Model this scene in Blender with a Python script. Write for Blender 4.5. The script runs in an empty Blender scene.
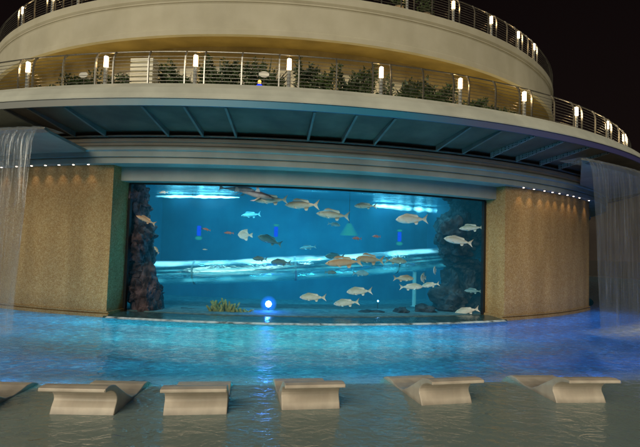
import bpy, bmesh, math, random
from mathutils import Vector, Matrix, noise
random.seed(7)
col = bpy.context.scene.collection
sc = bpy.context.scene
PI = math.pi
# ---------------------------------------------------------------- camera
FPX, PITCH, ROLL, CAMZ = 479.1, 0.052, -0.031, 2.503
CX, CY = -2.974, 36.882            # centre of the round building
cp, sp, cr, sr = math.cos(PITCH), math.sin(PITCH), math.cos(ROLL), math.sin(ROLL)
F = Vector((0, cp, sp)); U = Vector((0, -sp, cp)); Rr = Vector((1, 0, 0))
CR = Rr*cr - U*sr; CU = U*cr + Rr*sr
CAM = Vector((0, 0, CAMZ))
def pol(R, th, z): return Vector((CX + R*math.sin(th), CY - R*math.cos(th), z))
def proj(P):
    d = P - CAM; w = d.dot(F)
    return 320 + FPX*d.dot(CR)/w, 223.5 - FPX*d.dot(CU)/w
def th_at(px, R, z):               # angle on a ring that is seen at a given column
    a, b = -1.05, 1.05
    for _ in range(40):
        m = (a+b)/2
        if proj(pol(R, m, z))[0] < px: a = m
        else: b = m
    return (a+b)/2
def ray(px, py): return (F*FPX + CR*(px-320) - CU*(py-223.5)).normalized()
def at(px, py, R):                 # point on the cylinder of radius R
    d = ray(px, py); ox, oy = -CX, -CY
    a = d.x**2+d.y**2; b = 2*(ox*d.x+oy*d.y); c = ox*ox+oy*oy-R*R
    D = max(b*b-4*a*c, 0); t = (-b-math.sqrt(D))/(2*a)
    return CAM + d*t
def at_z(px, py, z):
    d = ray(px, py); return CAM + d*((z-CAMZ)/d.z)
# ---------------------------------------------------------------- helpers
def tag(o, label=None, cat=None, group=None, kind=None):
    if label: o['label'] = label
    if cat: o['category'] = cat
    if group: o['group'] = group
    if kind: o['kind'] = kind
    return o
def empty(name, loc=(0, 0, 0), rz=0, label=None, cat=None, group=None):
    o = bpy.data.objects.new(name, None); col.objects.link(o)
    o.location = loc; o.rotation_euler = (0, 0, rz); o.empty_display_size = .2
    return tag(o, label, cat, group)
class MB:
    def __init__(s): s.v = []; s.f = []; s.sm = []
    def add(s, vs, fs, smooth=False):
        n = len(s.v); s.v += [tuple(v) for v in vs]
        for f in fs: s.f.append([i+n for i in f]); s.sm.append(smooth)
    def box(s, c, h, M=None):
        vs = []
        for z in (-1, 1):
            for x, y in ((-1, -1), (1, -1), (1, 1), (-1, 1)):
                p = Vector((x*h[0], y*h[1], z*h[2]))
                if M is not None: p = M @ p
                vs.append(p+Vector(c))
        s.add(vs, [(3, 2, 1, 0), (4, 5, 6, 7), (0, 1, 5, 4), (1, 2, 6, 5), (2, 3, 7, 6), (3, 0, 4, 7)])
    def tube(s, pts, r, n=8, caps=True):
        pts = [Vector(p) for p in pts]
        rs = r if isinstance(r, (list, tuple)) else [r]*len(pts)
        vs = []; fs = []
        ref = None
        for i, p in enumerate(pts):
            t = (pts[min(i+1, len(pts)-1)]-pts[max(i-1, 0)]).normalized()
            if ref is None:
                ref = Vector((0, 0, 1)) if abs(t.z) < .9 else Vector((1, 0, 0))
            a = t.cross(ref).normalized(); b = a.cross(t).normalized(); ref = b
            for k in range(n):
                an = 2*PI*k/n; vs.append(p+(a*math.cos(an)+b*math.sin(an))*rs[i])
        for i in range(len(pts)-1):
            for k in range(n):
                fs.append((i*n+k, i*n+(k+1) % n, (i+1)*n+(k+1) % n, (i+1)*n+k))
        if caps:
            fs.append(tuple(range(n))); fs.append(tuple((len(pts)-1)*n+k for k in reversed(range(n))))
        s.add(vs, fs, True)
    def lathe(s, prof, c=(0, 0, 0), n=16):
        vs = []; fs = []
        for r, z in prof:
            for k in range(n):
                an = 2*PI*k/n; vs.append((c[0]+r*math.cos(an), c[1]+r*math.sin(an), c[2]+z))
        m = len(prof)
        for i in range(m-1):
            for k in range(n):
                fs.append((i*n+k, i*n+(k+1) % n, (i+1)*n+(k+1) % n, (i+1)*n+k))
        fs.append(tuple(reversed(range(n)))); fs.append(tuple((m-1)*n+k for k in range(n)))
        s.add(vs, fs, True)
    def sweep(s, prof, t0, t1, n, closed=True, caps=True, smooth=False):   # (R, z) profile swept round the building
        m = len(prof); vs = []; fs = []
        for i in range(n+1):
            t = t0+(t1-t0)*i/n
            for R, z in prof: vs.append(pol(R, t, z))
        for i in range(n):
            for k in range(m if closed else m-1):
                k2 = (k+1) % m
                fs.append((i*m+k, i*m+k2, (i+1)*m+k2, (i+1)*m+k))
        if closed and caps:
            fs.append(tuple(reversed(range(m)))); fs.append(tuple(n*m+k for k in range(m)))
        s.add(vs, fs, smooth)
    def build(s, name, mat, parent=None, bevel=0):
        me = bpy.data.meshes.new(name); me.from_pydata(s.v, [], s.f)
        for p, q in zip(me.polygons, s.sm): p.use_smooth = q
        bm = bmesh.new(); bm.from_mesh(me); bmesh.ops.recalc_face_normals(bm, faces=bm.faces); bm.to_mesh(me); bm.free()
        o = bpy.data.objects.new(name, me); col.objects.link(o)
        me.materials.append(mat)
        if parent: o.parent = parent
        if bevel:
            b = o.modifiers.new('bevel', 'BEVEL'); b.width = bevel; b.segments = 2; b.limit_method = 'ANGLE'
        return o
def copy_tree(o, parent=None):
    c = o.copy(); col.objects.link(c)
    if parent: c.parent = parent
    for ch in list(o.children): copy_tree(ch, c)
    return c
# ---------------------------------------------------------------- materials
def newmat(name):
    m = bpy.data.materials.new(name); m.use_nodes = True
    nt = m.node_tree; nt.nodes.clear()
    return m, nt, nt.nodes.new('ShaderNodeOutputMaterial')
def N(nt, t, **kw):
    n = nt.nodes.new('ShaderNode'+t)
    for k, v in kw.items():
        if k in n.inputs: n.inputs[k].default_value = v
        else: setattr(n, k, v)
    return n
def ramp(nt, stops, src=None):
    r = nt.nodes.new('ShaderNodeValToRGB'); e = r.color_ramp.elements
    while len(e) < len(stops): e.new(.5)
    for i, (p, c) in enumerate(stops):
        e[i].position = p; e[i].color = (*c, 1) if len(c) == 3 else c
    if src is not None: nt.links.new(src, r.inputs[0])
    return r
def surf(name, a, b, rough=.6, scale=4, detail=6, bump=.1, metal=0, stops=(.35, .65), stretch=(1, 1, 1), spec=.5, bscale=None, dirt=None):
    m, nt, out = newmat(name); L = nt.links.new
    p = N(nt, 'BsdfPrincipled', Roughness=rough, Metallic=metal); p.inputs['Specular IOR Level'].default_value = spec
    tc = N(nt, 'TexCoord'); mp = N(nt, 'Mapping'); mp.inputs['Scale'].default_value = stretch
    L(tc.outputs['Object'], mp.inputs[0])
    n = N(nt, 'TexNoise', Scale=scale, Detail=detail); L(mp.outputs[0], n.inputs['Vector'])
    r = ramp(nt, [(stops[0], a), (stops[1], b)], n.outputs[0]); cout = r.outputs[0]
    if dirt:
        n3 = N(nt, 'TexNoise', Scale=dirt[0], Detail=8); mp3 = N(nt, 'Mapping'); mp3.inputs['Scale'].default_value = (1, 1, .25)
        L(tc.outputs['Object'], mp3.inputs[0]); L(mp3.outputs[0], n3.inputs['Vector'])
        r3 = ramp(nt, [(.35, (dirt[1],)*3), (.6, (1, 1, 1))], n3.outputs[0])
        mx = N(nt, 'MixRGB', blend_type='MULTIPLY'); mx.inputs[0].default_value = 1
        L(cout, mx.inputs[1]); L(r3.outputs[0], mx.inputs[2]); cout = mx.outputs[0]
    L(cout, p.inputs['Base Color'])
    n2 = N(nt, 'TexNoise', Scale=bscale or scale*3, Detail=4); L(mp.outputs[0], n2.inputs['Vector'])
    bp = N(nt, 'Bump', Strength=bump, Distance=.02); L(n2.outputs[0], bp.inputs['Height']); L(bp.outputs[0], p.inputs['Normal'])
    L(p.outputs[0], out.inputs[0]); return m
def emis(name, c, s):
    m, nt, out = newmat(name); e = N(nt, 'Emission', Color=(*c, 1), Strength=s); nt.links.new(e.outputs[0], out.inputs[0]); return m

M = {}
M['cream'] = surf('cream_render', (.56, .515, .39), (.62, .575, .45), .75, 1.2, bump=.06, bscale=30, dirt=(.5, .88))
M['white'] = surf('white_render', (.56, .57, .50), (.64, .65, .57), .65, 1.5, bump=.05, bscale=30, dirt=(.6, .85))
M['ochre'] = surf('ochre_soffit', (.36, .26, .08), (.44, .32, .10), .7, 1.0, bump=.05, dirt=(.8, .75))
M['ochrewall'] = surf('ochre_wall', (.38, .29, .14), (.52, .42, .23), .7, 1.2, bump=.05, dirt=(.8, .7))
M['canopy'] = surf('canopy_soffit', (.13, .10, .08), (.18, .14, .11), .6, 1.5, bump=.1, dirt=(1, .7))
M['fascia'] = surf('grey_steel_fascia', (.26, .28, .29), (.32, .34, .35), .4, 1.5, bump=.03, dirt=(1, .8))
M['fasciablue'] = surf('blue_lit_fascia', (.015, .22, .42), (.03, .30, .50), .35, 1.0, bump=.03, dirt=(1, .75))  # blue light on the fascia put into the colour
M['fasciaindigo'] = surf('indigo_lit_fascia', (.04, .06, .30), (.07, .10, .36), .35, 1.0, bump=.03, dirt=(1, .75))  # indigo light on the fascia put into the colour
M['rib'] = surf('painted_steel_rib', (.15, .16, .16), (.21, .22, .215), .45, 2, bump=.03)
M['moulding'] = surf('moulding_render', (.30, .29, .25), (.36, .35, .30), .6, 1.2, bump=.05, dirt=(.7, .8))
M['steel'] = surf('brushed_steel', (.34, .33, .30), (.44, .42, .39), .34, 20, bump=.02, metal=.9)
M['shell'] = surf('moulded_shell', (.74, .63, .52), (.82, .72, .60), .42, 5, bump=.06, dirt=(2.5, .8))
def zdark(mt, z0, z1, k):      # damp band near the waterline
    nt = mt.node_tree; L = nt.links.new; p = [x for x in nt.nodes if x.type == 'BSDF_PRINCIPLED'][0]; src = p.inputs['Base Color'].links[0].from_socket
    tc = N(nt, 'TexCoord'); sx = N(nt, 'SeparateXYZ'); L(tc.outputs['Object'], sx.inputs[0]); n = N(nt, 'TexNoise', Scale=6, Detail=5); L(tc.outputs['Object'], n.inputs['Vector'])
    a = N(nt, 'Math', operation='MULTIPLY_ADD'); a.inputs[1].default_value = -(z1-z0)*.9; L(n.outputs[0], a.inputs[0]); L(sx.outputs[2], a.inputs[2])
    m = N(nt, 'MapRange'); L(a.outputs[0], m.inputs[0]); m.inputs[1].default_value = z0-(z1-z0)*.45; m.inputs[2].default_value = z1-(z1-z0)*.45; m.inputs[3].default_value = k; m.inputs[4].default_value = 1
    mx = N(nt, 'MixRGB', blend_type='MULTIPLY'); mx.inputs[0].default_value = 1; L(src, mx.inputs[1]); L(m.outputs[0], mx.inputs[2]); L(mx.outputs[0], p.inputs['Base Color'])
zdark(M['shell'], .0, .07, .62)
M['rock'] = surf('reef_rock', (.018, .013, .020), (.18, .11, .12), .85, 3.5, detail=10, bump=1, bscale=7, stops=(.4, .72))
M['rockblue'] = surf('dark_reef_rock', (.012, .014, .022), (.10, .085, .09), .85, 3, detail=10, bump=1, bscale=6, stops=(.42, .75))
M['coral'] = surf('yellow_coral', (.15, .15, .05), (.36, .32, .11), .8, 9, bump=1)
M['sand'] = surf('tank_sand', (.05, .12, .15), (.12, .22, .24), .9, 5, bump=.5)
M['tankwall'] = surf('tank_wall', (.015, .16, .27), (.03, .24, .36), .7, .7, bump=.2, dirt=(.6, .75))
M['ledge'] = surf('wet_dark_ledge', (.02, .05, .055), (.06, .12, .12), .15, 6, bump=.6, bscale=9)
M['gasket'] = surf('black_gasket', (.008, .008, .008), (.014, .014, .014), .5, 5)
M['ground'] = surf('dark_paving', (.03, .027, .024), (.05, .045, .04), .85, 2, bump=.3)
M['hill'] = surf('dark_hill', (.02, .014, .012), (.04, .03, .025), .95, .05, bump=.2)
M['darkwall'] = surf('dark_wall', (.03, .025, .025), (.05, .04, .04), .8, 1)
M['bark'] = surf('bark', (.08, .06, .04), (.14, .10, .07), .9, 10)
M['leaf'] = surf('leaf_green', (.010, .026, .009), (.06, .10, .03), .55, 2.5, bump=.1)
M['leaf2'] = surf('leaf_greygreen', (.05, .085, .06), (.11, .15, .10), .5, 2, bump=.1)
M['planter'] = surf('planter_concrete', (.18, .14, .09), (.25, .20, .13), .8, 4)
m, nt, out = newmat('warm_lamp_glass'); lw = N(nt, 'LayerWeight', Blend=.5)
r = ramp(nt, [(.15, (1, .80, .48)), (.75, (.55, .26, .05))], lw.outputs['Facing']); e_ = N(nt, 'Emission', Strength=17); nt.links.new(r.outputs[0], e_.inputs[0]); nt.links.new(e_.outputs[0], out.inputs[0])
r.color_ramp.elements[1].color = (.12, .055, .01, 1); M['lampglow'] = m
M['spotglow'] = emis('downlight_lens', (1, .78, .62), 14)
M['blueglow'] = emis('blue_lamp_lens', (.25, .55, 1), 22)
M['bluetube'] = emis('blue_glint_glow', (.005, .04, 1), 1.3)
M['greenglow'] = emis('green_glint_glow', (.05, .62, .45), .7)
M['surfaceglow'] = emis('surface_streak_glow', (.45, .9, 1), 9)

def softglow(name, c, st, pw=1.6, mx_=1.0):
    m, nt, out = newmat(name); L = nt.links.new
    lw = N(nt, 'LayerWeight', Blend=.5); iv_ = N(nt, 'Math', operation='SUBTRACT'); iv_.inputs[0].default_value = 1; L(lw.outputs['Facing'], iv_.inputs[1])
    p = N(nt, 'Math', operation='POWER'); p.inputs[1].default_value = pw; L(iv_.outputs[0], p.inputs[0])
    k = N(nt, 'Math', operation='MULTIPLY'); k.inputs[1].default_value = mx_; L(p.outputs[0], k.inputs[0])
    t = N(nt, 'BsdfTransparent'); e = N(nt, 'Emission', Color=(*c, 1), Strength=st); a = N(nt, 'MixShader')
    L(k.outputs[0], a.inputs[0]); L(t.outputs[0], a.inputs[1]); L(e.outputs[0], a.inputs[2]); L(a.outputs[0], out.inputs[0]); return m
M['surfaceglow'] = softglow('surface_streak_glow', (.45, .90, 1), 15, 6, 1)
def vary(mt, sc_, lo, hi):      # uneven brightness along the glow streaks
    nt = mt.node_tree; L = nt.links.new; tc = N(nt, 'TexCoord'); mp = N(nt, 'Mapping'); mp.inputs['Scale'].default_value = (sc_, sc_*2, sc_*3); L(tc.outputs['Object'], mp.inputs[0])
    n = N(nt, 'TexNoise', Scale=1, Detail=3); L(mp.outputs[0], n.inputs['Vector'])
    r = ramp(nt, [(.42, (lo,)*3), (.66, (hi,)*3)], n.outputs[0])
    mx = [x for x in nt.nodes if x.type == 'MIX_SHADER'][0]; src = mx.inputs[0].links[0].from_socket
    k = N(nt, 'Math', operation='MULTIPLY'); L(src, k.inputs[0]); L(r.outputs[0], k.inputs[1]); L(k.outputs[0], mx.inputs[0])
vary(M['surfaceglow'], .8, .10, 1.0)
M['highlightglow'] = softglow('tube_highlight_glow', (.36, .86, 1), 3.4, 3.4, 1); vary(M['highlightglow'], .55, .06, 1.0)  # glow for the highlights put on the slide tube
M['highlightdim'] = softglow('dim_highlight_glow', (.14, .72, .85), .85, 2.6, .9); vary(M['highlightdim'], .9, .04, .95)
M['bluetube'] = softglow('blue_glint_glow', (.01, .08, .9), 1.0, 1.3, .8)
M['greenglow'] = softglow('green_glint_glow', (.05, .50, .38), .7, 1.6, .6)
M['greencone'] = softglow('green_cone_glow', (.05, .45, .36), .8, 1.8, .6)
def stone():
    m, nt, out = newmat('pebbled_stone'); L = nt.links.new
    p = N(nt, 'BsdfPrincipled', Roughness=.75); tc = N(nt, 'TexCoord')
    v = N(nt, 'TexVoronoi', Scale=40); L(tc.outputs['Object'], v.inputs['Vector'])
    sep = N(nt, 'SeparateColor'); L(v.outputs['Color'], sep.inputs[0])
    n = N(nt, 'TexNoise', Scale=11, Detail=8); L(tc.outputs['Object'], n.inputs['Vector'])
    ad = N(nt, 'Math', operation='ADD'); L(sep.outputs[0], ad.inputs[0]); L(n.outputs[0], ad.inputs[1])
    ml = N(nt, 'Math', operation='MULTIPLY'); ml.inputs[1].default_value = .5; L(ad.outputs[0], ml.inputs[0])
    r = ramp(nt, [(.22, (.40, .22, .075)), (.42, (.50, .31, .12)), (.6, (.57, .38, .165)), (.85, (.68, .52, .28))], ml.outputs[0])
    n3 = N(nt, 'TexNoise', Scale=.7, Detail=6); mp = N(nt, 'Mapping'); mp.inputs['Scale'].default_value = (2, 2, .3)
    L(tc.outputs['Object'], mp.inputs[0]); L(mp.outputs[0], n3.inputs['Vector'])
    r3 = ramp(nt, [(.35, (.78, .76, .72)), (.6, (1, 1, 1))], n3.outputs[0])
    mx = N(nt, 'MixRGB', blend_type='MULTIPLY'); mx.inputs[0].default_value = 1
    L(r.outputs[0], mx.inputs[1]); L(r3.outputs[0], mx.inputs[2]); L(mx.outputs[0], p.inputs['Base Color'])
    bp = N(nt, 'Bump', Strength=.3, Distance=.015); L(v.outputs['Distance'], bp.inputs['Height']); L(bp.outputs[0], p.inputs['Normal'])
    L(p.outputs[0], out.inputs[0]); return m
M['stone'] = stone(); zdark(M['stone'], .1, .75, .72)

def poolfloor(name, a, b):
    m, nt, out = newmat(name); L = nt.links.new
    p = N(nt, 'BsdfPrincipled', Roughness=.8); tc = N(nt, 'TexCoord')
    n = N(nt, 'TexNoise', Scale=1.6, Detail=8, Distortion=1.2); L(tc.outputs['Object'], n.inputs['Vector'])
    r = ramp(nt, [(.35, a), (.65, b)], n.outputs[0]); L(r.outputs[0], p.inputs['Base Color'])
    L(p.outputs[0], out.inputs[0]); return m
M['deep'] = poolfloor('deep_pool_plaster', (.05, .24, .42), (.10, .34, .52))
M['shelf'] = poolfloor('tan_pool_plaster', (.50, .48, .38), (.62, .59, .48))

def water():
    m, nt, out = newmat('pool_water'); L = nt.links.new
    tc = N(nt, 'TexCoord')
    hs = []
    for sca, st, dist, w in ((1.1, (1, 1.6, 1), .6, 1.0), (3.0, (1, 1.4, 1), 1.2, .85), (10, (1, 1.3, 1), .8, .26)):
        mp = N(nt, 'Mapping'); mp.inputs['Scale'].default_value = st; mp.inputs['Rotation'].default_value = (0, 0, sca*.3)
        L(tc.outputs['Object'], mp.inputs[0])
        n = N(nt, 'TexNoise', Scale=sca, Detail=3, Distortion=dist); L(mp.outputs[0], n.inputs['Vector'])
        k = N(nt, 'Math', operation='MULTIPLY'); k.inputs[1].default_value = w; L(n.outputs[0], k.inputs[0]); hs.append(k)
    a = N(nt, 'Math', operation='ADD'); L(hs[0].outputs[0], a.inputs[0]); L(hs[1].outputs[0], a.inputs[1])
    b = N(nt, 'Math', operation='ADD'); L(a.outputs[0], b.inputs[0]); L(hs[2].outputs[0], b.inputs[1])
    bp = N(nt, 'Bump', Strength=.8, Distance=.075); L(b.outputs[0], bp.inputs['Height'])
    z0 = N(nt, 'SeparateXYZ'); L(tc.outputs['Object'], z0.inputs[0])
    q0 = N(nt, 'Math', operation='MULTIPLY_ADD'); q0.inputs[1].default_value = -.155; L(z0.outputs[0], q0.inputs[0]); L(z0.outputs[1], q0.inputs[2])
    m0 = N(nt, 'MapRange'); L(q0.outputs[0], m0.inputs[0]); m0.inputs[1].default_value = 8.6; m0.inputs[2].default_value = 11; m0.inputs[3].default_value = .6; m0.inputs[4].default_value = 1.25
    hm = N(nt, 'Math', operation='MULTIPLY'); L(b.outputs[0], hm.inputs[0]); L(m0.outputs[0], hm.inputs[1]); L(hm.outputs[0], bp.inputs['Height'])
    fr = N(nt, 'Fresnel', IOR=1.33); L(bp.outputs[0], fr.inputs['Normal'])
    g = N(nt, 'BsdfGlossy', Roughness=.012, Color=(1, 1, 1, 1)); L(bp.outputs[0], g.inputs['Normal'])
    t = N(nt, 'BsdfTransparent', Color=(.80, .93, .97, 1))
    # deeper water scatters more light: depth steps down beyond the shelf edge
    df = N(nt, 'BsdfDiffuse', Color=(.02, .16, .28, 1)); tl = N(nt, 'BsdfTranslucent', Color=(.28, .60, .68, 1))
    nc = N(nt, 'TexNoise', Scale=2.6, Detail=5, Distortion=2.2); mc = N(nt, 'Mapping'); mc.inputs['Scale'].default_value = (1, 1.5, 1)
    L(tc.outputs['Object'], mc.inputs[0]); L(mc.outputs[0], nc.inputs['Vector'])
    rc = ramp(nt, [(.40, (.13, .36, .44)), (.54, (.24, .54, .62)), (.66, (.62, .95, .98))], nc.outputs[0]); L(rc.outputs[0], tl.inputs['Color'])  # paler patches painted in as caustic shimmer
    tb = N(nt, 'MixShader'); tb.inputs[0].default_value = .8; L(df.outputs[0], tb.inputs[1]); L(tl.outputs[0], tb.inputs[2])
    sx = N(nt, 'SeparateXYZ'); L(tc.outputs['Object'], sx.inputs[0])
    q = N(nt, 'Math', operation='MULTIPLY_ADD'); q.inputs[1].default_value = -SL1; L(sx.outputs[0], q.inputs[0]); L(sx.outputs[1], q.inputs[2])
    mr = N(nt, 'MapRange'); L(q.outputs[0], mr.inputs[0]); mr.inputs[1].default_value = SL0; mr.inputs[2].default_value = SL0+.5; mr.inputs[3].default_value = .10; mr.inputs[4].default_value = .82
    mr.inputs[3].default_value = 0
    sh = N(nt, 'BsdfDiffuse', Color=(.52, .68, .66, 1)); tt = N(nt, 'MixShader'); tt.inputs[0].default_value = .5
    L(t.outputs[0], tt.inputs[1]); L(sh.outputs[0], tt.inputs[2])
    body = N(nt, 'MixShader'); L(mr.outputs[0], body.inputs[0]); L(tt.outputs[0], body.inputs[1]); L(tb.outputs[0], body.inputs[2])
    mx = N(nt, 'MixShader'); L(fr.outputs[0], mx.inputs[0]); L(body.outputs[0], mx.inputs[1]); L(g.outputs[0], mx.inputs[2])
    L(mx.outputs[0], out.inputs[0]); return m
SL0, SL1 = 9.25, .155
M['water'] = water()

def glass():
    m, nt, out = newmat('acrylic_pane'); L = nt.links.new
    fr = N(nt, 'Fresnel', IOR=1.06); g = N(nt, 'BsdfGlossy', Roughness=.02); t = N(nt, 'BsdfTransparent', Color=(.93, .97, .98, 1))
    mx = N(nt, 'MixShader'); L(fr.outputs[0], mx.inputs[0]); L(t.outputs[0], mx.inputs[1]); L(g.outputs[0], mx.inputs[2])
    L(mx.outputs[0], out.inputs[0]); return m
M['glass'] = glass()

def tubemat():
    m, nt, out = newmat('clear_slide_acrylic'); L = nt.links.new
    tc = N(nt, 'TexCoord'); mp = N(nt, 'Mapping'); mp.inputs['Scale'].default_value = (.35, 2, 2); L(tc.outputs['Object'], mp.inputs[0])
    n = N(nt, 'TexNoise', Scale=1.5, Detail=4); L(mp.outputs[0], n.inputs['Vector'])
    bp = N(nt, 'Bump', Strength=.5, Distance=.15); L(n.outputs[0], bp.inputs['Height'])
    g = N(nt, 'BsdfGlossy', Roughness=.14, Color=(.8, 1, 1, 1)); L(bp.outputs[0], g.inputs['Normal'])
    tl = N(nt, 'BsdfTranslucent', Color=(.25, .85, .95, 1)); t = N(nt, 'BsdfTransparent', Color=(.75, .93, .97, 1))
    m1 = N(nt, 'MixShader'); m1.inputs[0].default_value = .18; L(t.outputs[0], m1.inputs[1]); L(tl.outputs[0], m1.inputs[2])
    m2 = N(nt, 'MixShader'); m2.inputs[0].default_value = .42; L(m1.outputs[0], m2.inputs[1]); L(g.outputs[0], m2.inputs[2])
    L(m2.outputs[0], out.inputs[0]); return m
M['tube'] = tubemat()

def fallmat():
    m, nt, out = newmat('falling_water'); L = nt.links.new
    tc = N(nt, 'TexCoord'); mp = N(nt, 'Mapping'); mp.inputs['Scale'].default_value = (5, 5, .22); L(tc.outputs['Object'], mp.inputs[0])
    n = N(nt, 'TexNoise', Scale=2, Detail=6, Distortion=.5); L(mp.outputs[0], n.inputs['Vector'])
    r = ramp(nt, [(.34, (.16,)*3), (.54, (.30,)*3), (.78, (.58,)*3)], n.outputs[0])
    bp = N(nt, 'Bump', Strength=.8, Distance=.05); L(n.outputs[0], bp.inputs['Height'])
    t = N(nt, 'BsdfTransparent', Color=(.93, .95, .97, 1)); d = N(nt, 'BsdfDiffuse', Color=(.75, .78, .8, 1)); tl = N(nt, 'BsdfTranslucent', Color=(.75, .8, .85, 1))
    g = N(nt, 'BsdfGlossy', Roughness=.12); L(bp.outputs[0], g.inputs['Normal'])
    a = N(nt, 'MixShader'); a.inputs[0].default_value = .5; L(d.outputs[0], a.inputs[1]); L(tl.outputs[0], a.inputs[2])
    b = N(nt, 'MixShader'); b.inputs[0].default_value = .35; L(a.outputs[0], b.inputs[1]); L(g.outputs[0], b.inputs[2])
    c = N(nt, 'MixShader'); L(r.outputs[0], c.inputs[0]); L(t.outputs[0], c.inputs[1]); L(b.outputs[0], c.inputs[2])
    L(c.outputs[0], out.inputs[0]); return m
M['fall'] = fallmat()

def foam(name, lo, hi, scale, mx_=.8):
    m, nt, out = newmat(name); L = nt.links.new
    tc = N(nt, 'TexCoord'); n = N(nt, 'TexNoise', Scale=scale, Detail=8); L(tc.outputs['Object'], n.inputs['Vector'])
    r = ramp(nt, [(lo, (0, 0, 0)), (hi, (mx_,)*3)], n.outputs[0])
    t = N(nt, 'BsdfTransparent'); d = N(nt, 'BsdfDiffuse', Color=(.8, .85, .88, 1)); fac = r.outputs[0]
    if name == 'water_foam':
        uv = N(nt, 'Attribute', attribute_name='edge_fade'); k = N(nt, 'Math', operation='MULTIPLY'); L(fac, k.inputs[0]); L(uv.outputs['Fac'], k.inputs[1]); fac = k.outputs[0]
    c = N(nt, 'MixShader'); L(fac, c.inputs[0]); L(t.outputs[0], c.inputs[1]); L(d.outputs[0], c.inputs[2])
    L(c.outputs[0], out.inputs[0]); return m
M['foam'] = foam('water_foam', .15, .7, 4, 1)
M['foamline'] = foam('spill_foam', .3, .6, 3, .95)

def surface_under():
    m, nt, out = newmat('tank_surface'); L = nt.links.new
    tc = N(nt, 'TexCoord'); mp = N(nt, 'Mapping'); mp.inputs['Scale'].default_value = (.5, 1.6, 1); L(tc.outputs['Object'], mp.inputs[0])
    n = N(nt, 'TexNoise', Scale=1.6, Detail=5, Distortion=.8); L(mp.outputs[0], n.inputs['Vector'])
    bp = N(nt, 'Bump', Strength=1, Distance=.12); L(n.outputs[0], bp.inputs['Height'])
    g = N(nt, 'BsdfGlossy', Roughness=.08, Color=(.7, .95, 1, 1)); L(bp.outputs[0], g.inputs['Normal'])
    d = N(nt, 'BsdfDiffuse', Color=(.35, .7, .8, 1))
    a = N(nt, 'MixShader'); a.inputs[0].default_value = .3; L(g.outputs[0], a.inputs[1]); L(d.outputs[0], a.inputs[2])
    L(a.outputs[0], out.inputs[0]); return m
M['under'] = surface_under()

def volmat(name, ab, absd, em, ems):
    m, nt, out = newmat(name); L = nt.links.new
    a = N(nt, 'VolumeAbsorption', Color=(*ab, 1), Density=absd); e = N(nt, 'Emission', Color=(*em, 1), Strength=ems)
    s = N(nt, 'AddShader'); L(a.outputs[0], s.inputs[0]); L(e.outputs[0], s.inputs[1]); L(s.outputs[0], out.inputs['Volume']); return m
M['tankwater'] = volmat('tank_water', (.25, .78, .88), .26, (.035, .33, .50), .040)  # emission added to the water imitates lit haze
M['bluehalo'] = softglow('blue_lamp_halo', (.02, .22, 1), 1.3, 2.2, .75)

# ---------------------------------------------------------------- world and camera
w = bpy.data.worlds.new('World'); sc.world = w; w.use_nodes = True
nt = w.node_tree; bg = nt.nodes['Background']
tc = nt.nodes.new('ShaderNodeTexCoord'); sepx = nt.nodes.new('ShaderNodeSeparateXYZ'); nt.links.new(tc.outputs['Generated'], sepx.inputs[0])
rp = nt.nodes.new('ShaderNodeValToRGB'); nt.links.new(sepx.outputs[2], rp.inputs[0])
rp.color_ramp.elements[0].color = (.0075, .0045, .0042, 1); rp.color_ramp.elements[1].color = (.0030, .0018, .0019, 1); rp.color_ramp.elements[1].position = .6
nt.links.new(rp.outputs[0], bg.inputs[0]); bg.inputs[1].default_value = 1
cam = bpy.data.cameras.new('camera'); co = bpy.data.objects.new('camera', cam); col.objects.link(co)
cam.lens = FPX/640*36; cam.sensor_width = 36; cam.clip_end = 4000; cam.clip_start = .05
co.matrix_world = Matrix(((CR.x, CU.x, -F.x, 0), (CR.y, CU.y, -F.y, 0), (CR.z, CU.z, -F.z, CAMZ), (0, 0, 0, 1)))
sc.camera = co
sc.view_settings.view_transform = 'Standard'; sc.view_settings.look = 'None'; sc.view_settings.exposure = 0
sc.render.engine = 'CYCLES'
sc.cycles.transparent_max_bounces = 24; sc.cycles.max_bounces = 5; sc.cycles.volume_bounces = 0
sc.cycles.sample_clamp_indirect = 4; sc.cycles.caustics_reflective = False; sc.cycles.caustics_refractive = False

def light(name, kind, loc, energy, c, **kw):
    l = bpy.data.lights.new(name, kind); l.energy = energy; l.color = c
    o = bpy.data.objects.new(name, l); col.objects.link(o); o.location = loc
    aim = kw.pop('aim', None)
    for k, v in kw.items(): setattr(l, k, v)
    if aim is not None: o.rotation_euler = (Vector(aim)-Vector(loc)).to_track_quat('-Z', 'Y').to_euler()
    return o
# ================================================================ THE SETTING
AR = 1.75
b = MB(); n = 160
vs = []; fs = []
for R in (45.2, 1800):
    for k in range(n): a = 2*PI*k/n; vs.append(pol(R, a, .15 if R < 100 else .15))
for k in range(n): fs.append((k, (k+1) % n, n+(k+1) % n, n+k))
b.add(vs, fs); tag(b.build('ground', M['ground']), kind='structure')
b = MB(); b.sweep([(45.2, .15), (45.2, -1.4), (45.5, -1.4), (45.5, .145)], 0, 2*PI, 160, caps=False); tag(b.build('pool_edge', M['ground']), kind='structure')
b = MB(); b.sweep([(20.0, -1.3), (45.25, -1.3)], 0, 2*PI, 120, closed=False); tag(b.build('pool_floor', M['deep']), kind='structure')
# water: rings get denser near the camera side
b = MB(); b.sweep([(20.9, 0), (26, 0), (32, 0), (45.2, 0)], 0, 2*PI, 200, closed=False); tag(b.build('pool_water', M['water']), kind='structure')
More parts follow.
